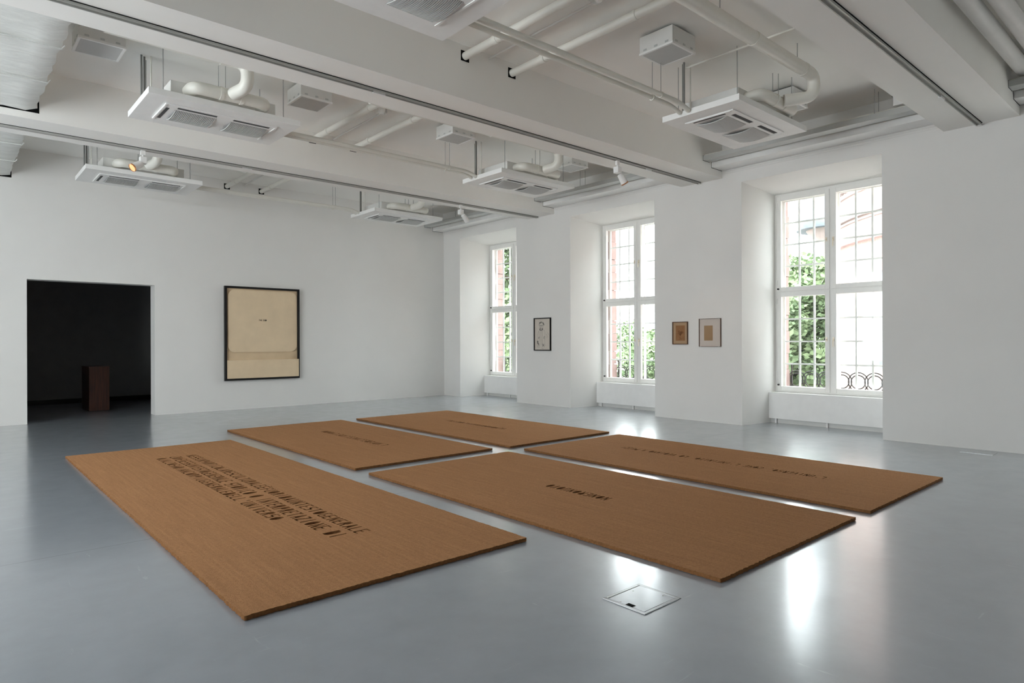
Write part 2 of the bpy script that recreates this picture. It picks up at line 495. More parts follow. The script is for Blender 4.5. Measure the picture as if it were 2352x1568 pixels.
# ------------------------------------------------------------------ windows
def make_window(n, a, b):
    c = (a + b) / 2
    root = bpy.data.objects.new('window_%d' % n, None)
    root.empty_display_size = 0.1
    COL.objects.link(root)
    root.location = (XF, c, 0)
    struct(root)
    hw = (b - a) / 2 - SPL
    z0, z1 = 0.56, 4.185
    # fixed frame
    bm = B()
    for y in (-hw, hw - 0.05):
        box(bm, 0.0, 0.10, y, y + 0.05, z0, z1)
    box(bm, 0.0, 0.10, -hw + 0.05, hw - 0.05, z1 - 0.055, z1)
    box(bm, 0.0, 0.10, -hw + 0.05, hw - 0.05, z0, z0 + 0.03)
    box(bm, 0.0, 0.10, -0.022, 0.022, z0 + 0.03, z1 - 0.055)
    box(bm, 0.0, 0.10, -hw + 0.05, -0.022, 2.375, 2.405)
    box(bm, 0.0, 0.10, 0.022, hw - 0.05, 2.375, 2.405)
    obj('frame', bm, FRAME, root)
    # four casements
    for ys, zs in ((1, 1), (-1, 1), (1, 0), (-1, 0)):
        y0, y1 = (0.016, hw - 0.042) if ys > 0 else (-hw + 0.042, -0.016)
        s0, s1 = (2.398, z1 - 0.048) if zs else (z0 + 0.024, 2.382)
        w = 0.078
        bm = B()
        box(bm, -0.018, 0.05, y0, y0 + w, s0, s1, bev=0.004)
        box(bm, -0.018, 0.05, y1 - w, y1, s0, s1, bev=0.004)
        box(bm, -0.018, 0.05, y0 + w, y1 - w, s0, s0 + w, bev=0.004)
        box(bm, -0.018, 0.05, y0 + w, y1 - w, s1 - w, s1, bev=0.004)
        sash = obj('sash', bm, FRAME, root)
        bxo('pane', GLASS, sash, 0.014, 0.019, y0 + w - .008, y1 - w + .008, s0 + w - .008, s1 - w + .008)
        # outer light with glazing bars, 3 x 4 small panes
        oy0, oy1, oz0, oz1 = y0 + 0.03, y1 - 0.03, s0 + 0.03, s1 - 0.03
        X0, X1 = 0.15, 0.185
        bm = B()
        e = 0.045
        box(bm, X0, X1, oy0, oy0 + e, oz0, oz1); box(bm, X0, X1, oy1 - e, oy1, oz0, oz1)
        box(bm, X0, X1, oy0 + e, oy1 - e, oz0, oz0 + e); box(bm, X0, X1, oy0 + e, oy1 - e, oz1 - e, oz1)
        outer = obj('outer_sash', bm, FRAME, root)
        iy0, iy1, iz0, iz1 = oy0 + e, oy1 - e, oz0 + e, oz1 - e
        g = 0.014
        ybs = [iy0 + (iy1 - iy0) * k / 3 for k in range(4)]
        zbs = [iz0 + (iz1 - iz0) * k / 4 for k in range(5)]
        for k in (1, 2):
            bxo('glazing_bar', FRAME, outer, X0, X1, ybs[k] - g, ybs[k] + g, iz0, iz1)
        for k in (1, 2, 3):
            bxo('glazing_bar', FRAME, outer, X0 + .003, X1 - .003, iy0, iy1, zbs[k] - g, zbs[k] + g)
        for r in range(4):
            for q in range(3):
                bxo('pane', GLASS, outer, X0 + 0.014, X0 + 0.018, ybs[q] - .004, ybs[q + 1] + .004, zbs[r] - .004, zbs[r + 1] + .004)
        # hinges on the outer stile
        yh = hw - 0.052 if ys > 0 else -hw + 0.052
        for zh in (s0 + 0.16, s1 - 0.16):
            tbo('hinge', FRAME, root, [(-0.024, yh, zh - 0.05), (-0.024, yh, zh + 0.05)], 0.009, 8)
    for zh in (3.26, 1.52):
        for yh, full in ((-0.052, True), (0.066, False)):
            bm = B()
            box(bm, -0.028, -0.018, yh - .014, yh + .014, zh - .035, zh + .035)
            tube(bm, [(-0.018, yh, zh), (-0.05, yh, zh)], 0.009, 8)
            if full:
                tube(bm, fillet([(-0.05, yh, zh + .01), (-0.052, yh, zh - .03), (-0.05, yh, zh - .13)], .02), 0.0095, 8)
            obj('handle', bm, BRASS, root, True)
    for zh in (2.445, 0.69):
        bm = B(); tube(bm, [(-0.02, hw - 0.075, zh), (-0.05, hw - 0.075, zh)], 0.016, 8)
        obj('stay_knob', bm, BLACK, root, True)
    # red sandstone reveal and sill outside
    bm = B()
    for y in (hw, -hw):
        s = 1 if y > 0 else -1
        ya, yb = sorted((y - s * 0.035, y + s * 0.03))
        z = z0 - 0.02
        k = 0
        while z < z1:
            h = 0.42 if k % 2 == 0 else 0.30
            d = 0.03 if k % 2 == 0 else 0.012
            y_a, y_b = (ya - d, yb) if s > 0 else (ya, yb + d)
            box(bm, 0.22 - d * .5, 0.43, y_a, y_b, z + 0.004, min(z + h, z1) - 0.004)
            z += h; k += 1
    box(bm, 0.20, 0.56, -hw, hw, z0 - 0.08, z0 - 0.01)
    obj('stone_reveal', bm, STONE, root)
    return root

for i, (a, b) in enumerate(NICHES):
    make_window(i + 1, a, b)

NAMES = ['far', 'middle', 'nearest', 'unseen', 'unseen']
cov_lab = ['white radiator cover under the far window beside the corner',
           'white radiator cover under the middle window, right of the bearded man drawing',
           'white radiator cover under the nearest and widest window']
for i, (a, b) in enumerate(NICHES[:4]):
    c = (a + b) / 2
    hw = (b - a) / 2 - SPL * 0.80
    root = thing('radiator_cover', cov_lab[i] if i < 3 else 'white radiator cover under the window outside the picture on the right', 'radiator cover', (11.4, c, 0), 0, None)
    bm = B(); box(bm, 0, 0.02, -hw, hw, 0.08, 0.556, bev=0.003); obj('front_panel', bm, WHITE, root)
    bm = B(); box(bm, 0.02, 0.215, -hw, hw, 0.53, 0.556); obj('top_board', bm, WHITE, root)
    bm = B(); box(bm, 0.06, 0.09, -hw, hw, 0.0, 0.075); obj('plinth', bm, GREYBOX, root)
    for y in (-hw + 0.12, hw - 0.12, 0):
        bm = B(); box(bm, 0.022, 0.055, y - .015, y + .015, 0.0, 0.10); obj('foot', bm, WHITE, root)

# daylight portals: sampling guides in the window openings (they emit nothing of their own)
for i, (a, b) in enumerate(NICHES):
    ld = bpy.data.lights.new('window_portal', 'AREA')
    ld.shape = 'RECTANGLE'
    ld.size = 3.7; ld.size_y = (b - a) - 2 * SPL + 0.05
    ld.cycles.is_portal = True
    lo = bpy.data.objects.new('window_portal', ld)
    COL.objects.link(lo)
    lo.location = (XO + 0.14, (a + b) / 2, 2.38)
    lo.rotation_euler = (0, PI / 2, 0)      # local -Z looks into the room (-X)

# ------------------------------------------------------------------ coir mats with cut-out lettering
s_, h_ = 0.27, 0.13
def lett(ch):
    s, b = s_, h_
    m0, m1 = .5 - b / 2, .5 + b / 2
    E = [(0, 0), (1, 0), (1, b), (s, b), (s, m0), (.85, m0), (.85, m1), (s, m1), (s, 1 - b), (1, 1 - b), (1, 1), (0, 1)]
    L = {
     'E': [E], 'È': [E, [(.35, 1.16), (.55, 1.06), (.8, 1.06), (.55, 1.2)]],
     'F': [[(0, 0), (s, 0), (s, m0), (.85, m0), (.85, m1), (s, m1), (s, 1 - b), (1, 1 - b), (1, 1), (0, 1)]],
     'L': [[(0, 0), (1, 0), (1, b), (s, b), (s, 1), (0, 1)]],
     'I': [[(.5 - s / 2, 0), (.5 + s / 2, 0), (.5 + s / 2, 1), (.5 - s / 2, 1)]],
     'T': [[(.5 - s / 2, 0), (.5 + s / 2, 0), (.5 + s / 2, 1 - b), (1, 1 - b), (1, 1), (0, 1), (0, 1 - b), (.5 - s / 2, 1 - b)]],
     'N': [[(0, 0), (s, 0), (s, .6), (1 - s, 0), (1, 0), (1, 1), (1 - s, 1), (1 - s, .4), (s, 1), (0, 1)]],
     'M': [[(0, 0), (.2, 0), (.2, .6), (.5, .22), (.8, .6), (.8, 0), (1, 0), (1, 1), (.8, 1), (.5, .55), (.2, 1), (0, 1)]],
     'A': [[(0, 0), (s, 0), (s + .08, .24), (1 - s - .08, .24), (1 - s, 0), (1, 0), (.66, 1), (.34, 1)]],
     'R': [[(0, 0), (s, 0), (s, .42), (.42, .42), (1 - s, 0), (1, 0), (.74, .45), (.95, .55), (1, .75), (.9, .94), (.7, 1), (0, 1)]],
     'P': [[(0, 0), (s, 0), (s, .42), (.7, .42), (.95, .53), (1, .72), (.9, .93), (.7, 1), (0, 1)]],
     'S': [[(0, 0), (.85, 0), (1, .12), (1, .45), (.85, m1), (s, m1 + .02), (s, 1 - b), (1, 1 - b), (1, 1), (.15, 1), (0, .88), (0, .58), (.15, m0), (1 - s, m0 - .02), (1 - s, b), (0, b)]],
     'C': [[(.2, 0), (1, 0), (1, b), (s + .05, b), (s, .2), (s, .8), (s + .05, 1 - b), (1, 1 - b), (1, 1), (.2, 1), (0, .86), (0, .14)]],
     'G': [[(.2, 0), (1, 0), (1, .5), (.55, .5), (.55, .5 - b), (1 - s, .5 - b), (1 - s, b), (s, b), (s, 1 - b), (1, 1 - b), (1, 1), (.2, 1), (0, .86), (0, .14)]],
     'U': [[(.18, 0), (.82, 0), (1, .14), (1, 1), (1 - s, 1), (1 - s, b), (s, b), (s, 1), (0, 1), (0, .14)]],
     'V': [[(.36, 0), (.64, 0), (1, 1), (1 - s, 1), (.5, .3), (s, 1), (0, 1)]],
     'Z': [[(0, 0), (1, 0), (1, b), (.36, b), (1, 1 - b), (1, 1), (0, 1), (0, 1 - b), (.64, 1 - b), (0, b)]],
     'D': [[(0, 0), (.6, 0), (.9, .12), (1, .35), (1, .65), (.9, .88), (.6, 1), (0, 1)]],
     'H': [[(0, 0), (s, 0), (s, m0), (1 - s, m0), (1 - s, 0), (1, 0), (1, 1), (1 - s, 1), (1 - s, m1), (s, m1), (s, 1), (0, 1)]],
     "'": [[(.38, .72), (.58, .72), (.68, 1), (.38, 1)]],
     ',': [[(.3, -.14), (.5, -.14), (.66, .1), (.36, .1)]],
     'O': [[(.5 + .52 * math.cos(2 * PI * k / 18), .5 + .5 * math.sin(2 * PI * k / 18)) for k in range(18)]],
     'Q': [[(.5 + .52 * math.cos(2 * PI * k / 18), .5 + .5 * math.sin(2 * PI * k / 18)) for k in range(14)] + [(.62, .02), (.78, -.08), (.9, -.02), (.82, .1)] + [(.5 + .52 * math.cos(2 * PI * k / 18), .5 + .5 * math.sin(2 * PI * k / 18)) for k in range(16, 18)]],
     ' ': [],
    }
    return L[ch]

MAT_T = 0.026
def make_mat(label, x0, x1, y0, y1, lines):
    """lines: (text, xbase, height, y_start, y_end, flip); the text runs along Y"""
    cu = bpy.data.curves.new('coir_mat', 'CURVE')
    cu.dimensions = '2D'; cu.fill_mode = 'BOTH'
    cu.extrude = MAT_T / 2
    cx, cy = (x0 + x1) / 2, (y0 + y1) / 2
    def spline(pts):
        sp = cu.splines.new('POLY')
        sp.points.add(len(pts) - 1)
        for p, q in zip(sp.points, pts):
            p.co = (q[0] - cx, q[1] - cy, 0, 1)
        sp.use_cyclic_u = True
    rnd = random.Random(int(x0 * 100 + y0 * 10))
    edge = []
    step = 0.014
    corners = [(x0, y0), (x1, y0), (x1, y1), (x0, y1)]
    for i in range(4):
        a, b = Vector(corners[i]), Vector(corners[(i + 1) % 4])
        n = int((b - a).length / step)
        d = (b - a).normalized(); nr = Vector((d.y, -d.x))
        for k in range(n):
            j = rnd.uniform(-.0045, .0045)
            edge.append(tuple(a + d * (k * step) + nr * j))
    spline(edge)
    for text, xb, hgt, ys, ye, flip in lines:
        n = len(text)
        pitch = (ye - ys) / n
        w = abs(pitch) * 0.74
        for k, ch in enumerate(text):
            yc = ys + pitch * (k + 0.5)
            for poly in lett(ch):
                pts = []
                for (u, v) in poly:
                    if ch == 'O': u = .5 + (u - .5) * 1.02
                    t = (u - 0.5) * w
                    if flip:   # reads towards +Y, letter tops towards -X
                        pts.append((xb - v * hgt, yc + t))
                    else:      # reads towards -Y, letter tops towards +X
                        pts.append((xb + v * hgt, yc - t))
                spline(pts)
    tmp = bpy.data.objects.new('tmp', cu)
    COL.objects.link(tmp)
    dg = bpy.context.evaluated_depsgraph_get()
    me = bpy.data.meshes.new_from_object(tmp.evaluated_get(dg))
    bpy.data.objects.remove(tmp); bpy.data.curves.remove(cu)
    me.name = 'coir_mat'
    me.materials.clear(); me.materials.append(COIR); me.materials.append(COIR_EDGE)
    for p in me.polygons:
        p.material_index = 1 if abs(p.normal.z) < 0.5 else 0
    o = bpy.data.objects.new('coir_mat', me)
    COL.objects.link(o)
    o.location = (cx, cy, MAT_T / 2 + 0.003)
    bxo('backing', BACKING, o, -(x1 - x0) / 2 + .012, (x1 - x0) / 2 - .012, -(y1 - y0) / 2 + .012, (y1 - y0) / 2 - .012, -MAT_T / 2 - .0028, -MAT_T / 2 + .004)
    return tag(o, label, 'doormat', 'brown coir mats laid out on the gallery floor')

make_mat('large brown coir mat nearest the doorway, cut with three long lines of text', 1.225, 3.295, 3.565, 10.16, [
    ('NESSUN PARTICOLARE SCULTURALE È FUORI DA UN TESTO GENERALE'.replace(' ', ''), 2.395, 0.125, 9.13, 4.50, False),
    ('COMENESSUNTESTOGENERALE STORICO O INTERPRETAZIONE DI', 2.200, 0.140, 9.15, 4.53, False),
    ("QUALCOSADIANCORPIUGENERALEDELL'UNIVERSO", 2.050, 0.120, 9.15, 5.31, False)])
make_mat('middle sized brown coir mat behind the large one, left of the farthest mat', 3.625, 5.70, 6.86, 11.34, [
    ("L'ARTE DEL CANCELLARE IL MONDO".replace(' ', ''), 4.82, 0.135, 8.09, 10.07, True)])
make_mat('brown coir mat farthest from the camera, nearest the middle window', 6.01, 8.15, 6.83, 11.32, [
    ('IL MONDO NON HA CONFINI'.replace(' ', ''), 7.18, 0.125, 8.22, 9.89, True)])
make_mat('brown coir mat at front centre, cut with one short line NONERONUOVO', 3.615, 5.705, 2.14, 6.525, [
    ('NONERONUOVO', 4.725, 0.125, 3.91, 4.72, True)])
make_mat('brown coir mat at the right, cut with one long line starting L\'UNIVERSO', 6.01, 8.05, 2.135, 6.55, [
    ("L'UNIVERSO, COME L'INFINITO, LO VEDIAMO A PEZZI", 7.155, 0.115, 2.96, 5.725, True)])

# ------------------------------------------------------------------ floor box lid
r = thing('floor_box', 'square metal floor box lid set into the grey floor in front of the mats', 'floor box', (3.06, 2.325, 0))
bm = B()
W, D = 0.172, 0.152
for x0, x1, y0, y1 in ((-W, -W + .022, -D, D), (W - .022, W, -D, D), (-W + .022, W - .022, -D, -D + .022), (-W + .022, W - .022, D - .022, D)):
    box(bm, x0, x1, y0, y1, 0, 0.005, bev=0.002)
LID = plain('brushed_steel_lid', (0.36, 0.365, 0.375), 0.22, 0.5, 0.35, 0.1, 20)
obj('rim', bm, LID, r)
bxo('lid', FLOOR, r, -W + .026, W - .026, -D + .026, D - .026, 0, 0.0035)
bxo('cable_notch', VOID, r, -W + .026, -W + .058, -.045, .005, 0.0036, 0.0042)
for x, y in ((-W + .04, 0.05), (W - .05, -.06), (.05, D - .05)):
    bm = B(); tube(bm, [(x, y, .0034), (x, y, .0048)], .005, 8); obj('screw', bm, STEEL, r)
# second, flush floor plate by the window wall
bm = B(); box(bm, 10.24, 10.50, 2.16, 2.52, 0, 0.004)
tag(obj('floor_plate', bm, FLOOR), 'flush grey floor plate near the foot of the right wall', 'floor plate')

# ------------------------------------------------------------------ pictures
def picture(name, label, loc, rz, w, h, fwid, depth, fmat):
    """stands on a wall; local x along the wall, local -y out of the wall, z up; loc = bottom centre on the wall"""
    r = thing(name, label, 'picture', loc, rz)
    bm = B()
    for x0, x1, z0, z1 in ((-w / 2, -w / 2 + fwid, 0, h), (w / 2 - fwid, w / 2, 0, h), (-w / 2 + fwid, w / 2 - fwid, 0, fwid), (-w / 2 + fwid, w / 2 - fwid, h - fwid, h)):
        box(bm, x0, x1, -depth, -0.002, z0, z1)
    obj('frame', bm, fmat, r)
    return r

def rrect(x0, x1, z0, z1, rad, seg=8):
    out = []
    for cx, cz, a0 in ((x1 - rad, z1 - rad, 0), (x0 + rad, z1 - rad, 90), (x0 + rad, z0 + rad, 180), (x1 - rad, z0 + rad, 270)):
        for k in range(seg + 1):
            t = math.radians(a0 + 90 * k / seg)
            out.append((cx + rad * math.cos(t), cz + rad * math.sin(t)))
    return out

# large framed screen on the far wall
PW, PH = 1.70, 2.10
r = picture('framed_screen', 'large black framed beige panel reading THE END on the far wall', (5.555, YA, 0.652), 0, PW, PH, 0.045, 0.075, BLACK)
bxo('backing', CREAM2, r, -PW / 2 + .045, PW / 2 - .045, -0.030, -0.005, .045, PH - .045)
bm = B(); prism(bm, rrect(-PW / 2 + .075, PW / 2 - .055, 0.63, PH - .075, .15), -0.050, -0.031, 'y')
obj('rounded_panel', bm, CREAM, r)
bxo('lower_panel', CREAM, r, -PW / 2 + .045, PW / 2 - .020, -0.076, -0.031, .045, 0.455, bev=0.004)
# lettering THE END, built from flat strokes
bm = B()
LW, LH = 0.021, 0.036
def put(text, x, z):
    for ch in text:
        for poly in lett(ch) if ch != 'D' else [[(0, 0), (.6, 0), (.9, .12), (1, .35), (1, .65), (.9, .88), (.6, 1), (0, 1)]]:
            prism(bm, [(x + u * LW, z + v * LH) for u, v in poly], -0.0515, -0.0502, 'y')
        x += LW * (1.28 if ch != ' ' else .9)
put('THE END', -0.10, 1.335)
obj('lettering', bm, INK, r)['kind'] = 'stuff'

def scribble(r, strokes, y, wdt, m, name):
    """thin flat ink ribbons; strokes are polylines in (x, z)"""
    bm = B()
    for st in strokes:
        pts = [Vector(p) for p in st]
        for a, b in zip(pts, pts[1:]):
            d = b - a
            if d.length < 1e-5: continue
            n = Vector((-d.y, d.x)).normalized() * wdt * 0.5
            d = d.normalized() * wdt * 0.3
            q = [a - n - d, b - n + d, b + n + d, a + n - d]
            bm.faces.new([bm.verts.new((p.x, y, p.y)) for p in q])
    return obj(name, bm, m, r)

def curl(cx, cz, rx, rz, a0, a1, n=14, jit=0.0, rnd=random):
    return [(cx + rx * math.cos(math.radians(a0 + (a1 - a0) * k / n)) + rnd.uniform(-jit, jit),
             cz + rz * math.sin(math.radians(a0 + (a1 - a0) * k / n)) + rnd.uniform(-jit, jit)) for k in range(n + 1)]

# ink drawing of a bearded figure (faces -X)
rnd = random.Random(3)
r = picture('framed_drawing', 'black framed ink drawing of a standing bearded man between two windows', (XB, 10.935, 1.280), -PI / 2, 0.565, 0.775, 0.024, 0.035, BLACK)
bxo('paper', PAPER, r, -.2585, .2585, -0.014, -0.004, .024, .751)
st = []
hx, hz = -0.035, 0.615
for k in range(26):          # curly hair
    t = math.radians(rnd.uniform(-10, 195))
    st.append(curl(hx + .078 * math.cos(t), hz + .055 * math.sin(t), rnd.uniform(.008, .02), rnd.uniform(.008, .018), rnd.uniform(0, 200), rnd.uniform(260, 520), 9, .002, rnd))
st.append(curl(hx, hz - .01, .062, .082, 150, 390, 20, .003, rnd))
for dx in (-.032, .02):      # glasses and eyes
    st.append(curl(hx + dx, hz - .025, .02, .014, 0, 360, 12, .001, rnd))
    st.append(curl(hx + dx, hz - .025, .006, .005, 0, 360, 6, .001, rnd))
st.append([(hx - .012, hz - .025), (hx - .002, hz - .022)])
st.append([(hx - .008, hz - .03), (hx - .02, hz - .07), (hx - .004, hz - .073)])
for k in range(22):          # beard
    t = math.radians(rnd.uniform(195, 345))
    st.append(curl(hx - .01 + .05 * math.cos(t), hz - .085 + .045 * math.sin(t), rnd.uniform(.006, .016), rnd.uniform(.008, .018), rnd.uniform(0, 180), rnd.uniform(250, 460), 8, .002, rnd))
for w in range(5): st.append(curl(hx - .025, hz - .085, .014 - w * .0025, .008 - w * .001, 0, 360, 10, .001, rnd))
def wob(pts, n=5, j=.005):
    out = []
    for (a, b), (c, d) in zip(pts, pts[1:]):
        for k in range(n):
            out.append((a + (c - a) * k / n + rnd.uniform(-j, j), b + (d - b) * k / n + rnd.uniform(-j, j)))
    return out + [pts[-1]]
st += [wob([(-.06, .50), (-.13, .46), (-.16, .38), (-.175, .26), (-.16, .17)]),
       wob([(.03, .50), (.075, .46), (.085, .36), (.075, .25), (.08, .12), (.05, .07)]),
       wob([(-.05, .49), (-.07, .38), (-.075, .25), (-.09, .12)]), wob([(.0, .49), (-.005, .36), (-.01, .24), (.0, .12)]),
       wob([(-.03, .48), (-.035, .3), (-.03, .13)]), wob([(-.1, .44), (-.11, .32), (-.1, .22)]),
       wob([(-.16, .17), (-.12, .13), (-.16, .08)]), wob([(-.2, .15), (-.14, .07)]), wob([(-.09, .12), (-.11, .06)]), wob([(.0, .12), (-.03, .05), (.03, .055)]),
       wob([(.12, .40), (.16, .34), (.14, .30)]), wob([(.17, .43), (.2, .38)])]
for cx, cz, nn in ((-.165, .20, 18), (-.14, .15, 10), (.03, .135, 14), (-.11, .30, 7), (.06, .3, 6)):   # hands and folds
    for k in range(nn):
        st.append(curl(cx + rnd.uniform(-.022, .022), cz + rnd.uniform(-.03, .03), rnd.uniform(.004, .014), rnd.uniform(.005, .02), rnd.uniform(0, 180), rnd.uniform(200, 430), 6, .002, rnd))
scribble(r, st, -0.0145, 0.0036, INK, 'ink_drawing')
bxo('glass', PICGLASS, r, -.2585, .2585, -0.022, -0.020, .024, .751)

r = picture('framed_drawing', 'small brown framed tan drawing, left of the pair between the windows', (XB, 7.153, 1.432), -PI / 2, 0.342, 0.435, 0.014, 0.028, BROWNFRAME)
bxo('mount', TANMAT, r, -.157, .157, -0.012, -0.004, .014, .421)
bxo('drawing_paper', TANPAPER, r, -.100, .104, -0.0140, -0.0121, .072, .365)
st = []
for k in range(12):
    a = math.radians(rnd.uniform(30, 150))
    L = rnd.uniform(.04, .10)
    st.append(wob([(0, .17), (math.cos(a) * L * .5, .17 + math.sin(a) * L * .6), (math.cos(a) * L * .9, .17 + math.sin(a) * L)], 4, .004))
    st.append(curl(math.cos(a) * L * .8, .17 + math.sin(a) * L, .014, .012, 0, 330, 8, .003, rnd))
st.append(wob([(-.005, .09), (0, .17)], 5)); st.append(wob([(.04, .10), (-.04, .16)], 5))
scribble(r, st, -0.0145, 0.0032, SKETCH, 'sepia_drawing')

r = picture('framed_drawing', 'larger glazed frame with an ochre sheet on pale mount, right of the pair', (XB, 6.512, 1.392), -PI / 2, 0.448, 0.518, 0.006, 0.032, BROWNFRAME)
bxo('mount', PINKMAT, r, -.218, .218, -0.012, -0.004, .006, .512)
bxo('ochre_sheet', OCHRE, r, -.122, .055, -0.0135, -0.0121, .113, .390)
bxo('glass', PICGLASS, r, -.218, .218, -0.030, -0.027, .006, .512)
for x in (-.19, .19):
    for z in (0.0, .512):
        bxo('clip', STEEL, r, x - .012, x + .012, -0.036, -0.0321, z, z + .008)

# ------------------------------------------------------------------ plinth in the dark room
r = thing('display_plinth', 'dark reddish wood plinth standing in the dark room beyond the doorway', 'plinth', (2.63, 17.0, 0), 0.02)
bxo('body', WALNUT, r, -.19, .19, -.30, .55, 0.012, 0.955)
bxo('base', BLACK, r, -.18, .18, -.29, .54, 0.0, 0.012)
bxo('top_rim', WALNUT, r, -.195, .195, -.305, .555, 0.955, 0.98)

# ------------------------------------------------------------------ ceiling: air conditioning cassettes
def hanger(name, m, parent, x, y, z0, z1, rad):
    tbo(name, m, parent, [(x, y, z0), (x, y, z1)], rad, 8)

def make_cassette(label):
    r = thing('air_conditioner', label, 'air conditioner', (0, 0, 0), 0, 'ceiling air conditioners')
    w, d = 0.90, 0.545
    bxo('surround_panel', PANEL, r, -w, w, -d, d, 0.0, 0.075, bev=0.003)
    bxo('housing', GREYBOX, r, -.63, .63, -.38, .42, 0.075, 0.27, bev=0.004)
    # fascia with two bulging grilles
    fy0, fy1 = -.335, .355
    bxo('fascia', WHITE, r, -.67, .67, fy0, fy1, -0.014, -0.0005, bev=0.004)
    for gx0, gx1 in ((-.53, -.055), (.125, .605)):
        bm = B()
        n = 26
        gy0, gy1 = -.175, .285
        for k in range(n):
            x0 = gx0 + (gx1 - gx0) * (k + .18) / n
            x1 = gx0 + (gx1 - gx0) * (k + .82) / n
            m_ = 6
            prevv = None
            for q in range(m_ + 1):
                t = q / m_
                y = gy0 + (gy1 - gy0) * t
                zz = -0.016 - 0.034 * math.sin(PI * t) ** 0.8
                cur = [bm.verts.new((x0, y, zz)), bm.verts.new((x1, y, zz)), bm.verts.new((x1, y, zz + .012)), bm.verts.new((x0, y, zz + .012))]
                if prevv:
                    for i in range(4):
                        bm.faces.new((prevv[i], prevv[(i + 1) % 4], cur[(i + 1) % 4], cur[i]))
                prevv = cur
        obj('grille', bm, GRILLE, r)
        bm = B()
        m_ = 6
        pts = [(gy0 + (gy1 - gy0) * q / m_, -0.0145 - 0.020 * math.sin(PI * q / m_) ** 0.8) for q in range(m_ + 1)]
        va = [bm.verts.new((gx0, y, z)) for y, z in pts]; vb = [bm.verts.new((gx1, y, z)) for y, z in pts]
        for q in range(m_): bm.faces.new((va[q], vb[q], vb[q + 1], va[q + 1]))
        obj('grille_back', bm, plain_dark, r)
        bxo('air_slot', SLOT, r, gx0 + .01, gx1 - .01, -.280, -.225, -0.0155, -0.0145)
        bxo('slot_vane', WHITE, r, gx0 + .01, gx1 - .01, -.228, -.222, -0.022, -0.0156)
    for x in (-.615,):
        bxo('air_slot', SLOT, r, x - .018, x + .018, -.20, .26, -0.0155, -0.0145)
    for x in (-.66, .66):
        bm = B(); box(bm, x - .012, x + .012, -.30, .32, -0.022, -0.0142, bev=.003); obj('end_trim', bm, WHITE, r)
    top = ZC - 4.365 - 0.002
    for x, y in ((-.72, .42), (-.72, -.42), (.72, -.42), (.72, .42)):
        hanger('hanger_rod', STEEL, r, x, y, 0.075, top, .006)
    for x, y in ((-.80, .28), (-.76, .32)):
        hanger('drain_pipe', RODDARK, r, x, y, 0.075, top, .013)
    hanger('drain_pipe', PIPE, r, -.70, .25, 0.075, top, .010)
    # T shaped fresh air branch along the near side of the housing
    bm = B()
    zt, yt = 0.172, -.585
    tube(bm, fillet([(-.43, -.375, zt), (-.43, yt, zt), (.43, yt, zt), (.43, -.375, zt)], .17, 8), .075, 16)
    obj('branch_duct', bm, PIPE, r, True)
    for x in (-.12, .12):
        bm = B(); tube(bm, [(x - .02, yt, zt), (x + .02, yt, zt)], .081, 16); obj('duct_collar', bm, PIPE, r, True)
    return r
plain_dark = plain('dark_grille_back', (0.17, 0.17, 0.168), 0.8, 0.2)

AZ = 4.365
YC = [4.505, 8.84, 13.10]
labs = {(0, 0): 'ceiling air conditioner cut off by the top edge of the picture',
        (1, 0): 'ceiling air conditioner nearest the camera in the right row, above the nearest window',
        (0, 1): 'ceiling air conditioner in the left row, the larger one above the doorway',
        (1, 1): 'ceiling air conditioner in the right row, middle one by the middle window',
        (0, 2): 'ceiling air conditioner in the left row beside the far wall, behind a lit spotlight',
        (1, 2): 'ceiling air conditioner in the right row beside the far wall'}
proto = None
for (i, j), lab in labs.items():
    if proto is None:
        o = proto = make_cassette(lab)
    else:
        o = copy_tree(proto); o['label'] = lab
    o.location = (2.70 if i == 0 else 8.02, YC[j], AZ)

# air ducts that feed the branches
dlab = {(0, 0): 'thick cream air duct feeding the air conditioner cut off at the top',
        (1, 0): 'long thick cream air duct with an elbow above the nearest right air conditioner',
        (0, 1): 'cream air duct elbow dropping to the large left air conditioner above the doorway',
        (1, 1): 'cream air duct elbow dropping to the middle right air conditioner',
        (0, 2): 'cream air duct elbow dropping to the far left air conditioner',
        (1, 2): 'cream air duct elbow dropping to the far right air conditioner'}
for (i, j), lab in dlab.items():
    x, y = (2.70 if i == 0 else 8.02), YC[j]
    yt, zt = y - .585, AZ + .172
    r = thing('air_duct', lab, 'duct', (x, yt, zt), 0, 'cream air ducts')
    zm, ym = .293, -.35
    xs = -4.2 if (i, j) == (1, 0) else (-1.4 if i == 0 else -3.6)
    bm = B()
    dx = .22 if (i, j) == (1, 0) else .07
    tube(bm, fillet([(xs, ym, zm), (dx, ym, zm), (dx + .01, ym, .03), (0, -.072, 0.0)], .17, 8), .075, 16)
    obj('main_duct', bm, PIPE, r, True)
    for xx in (dx - .28, dx - 1.5):
        if xx > xs + .1:
            bm = B(); tube(bm, [(xx - .025, ym, zm), (xx + .025, ym, zm)], .081, 16); obj('duct_collar', bm, PIPE, r, True)
    for xx in ((dx - .45, dx - 2.2) if (i, j) == (1, 0) else (dx - .45,)):
        hanger('hanger_rod', STEEL, r, xx, ym, zm + .07, ZC - zt - .002, .006)
    for xx, yy in ((-.03, -.10), (.04, -.14)):
        hanger('hanger_rod', STEEL, r, xx - .12, yy + .1, .07, .33, .005)

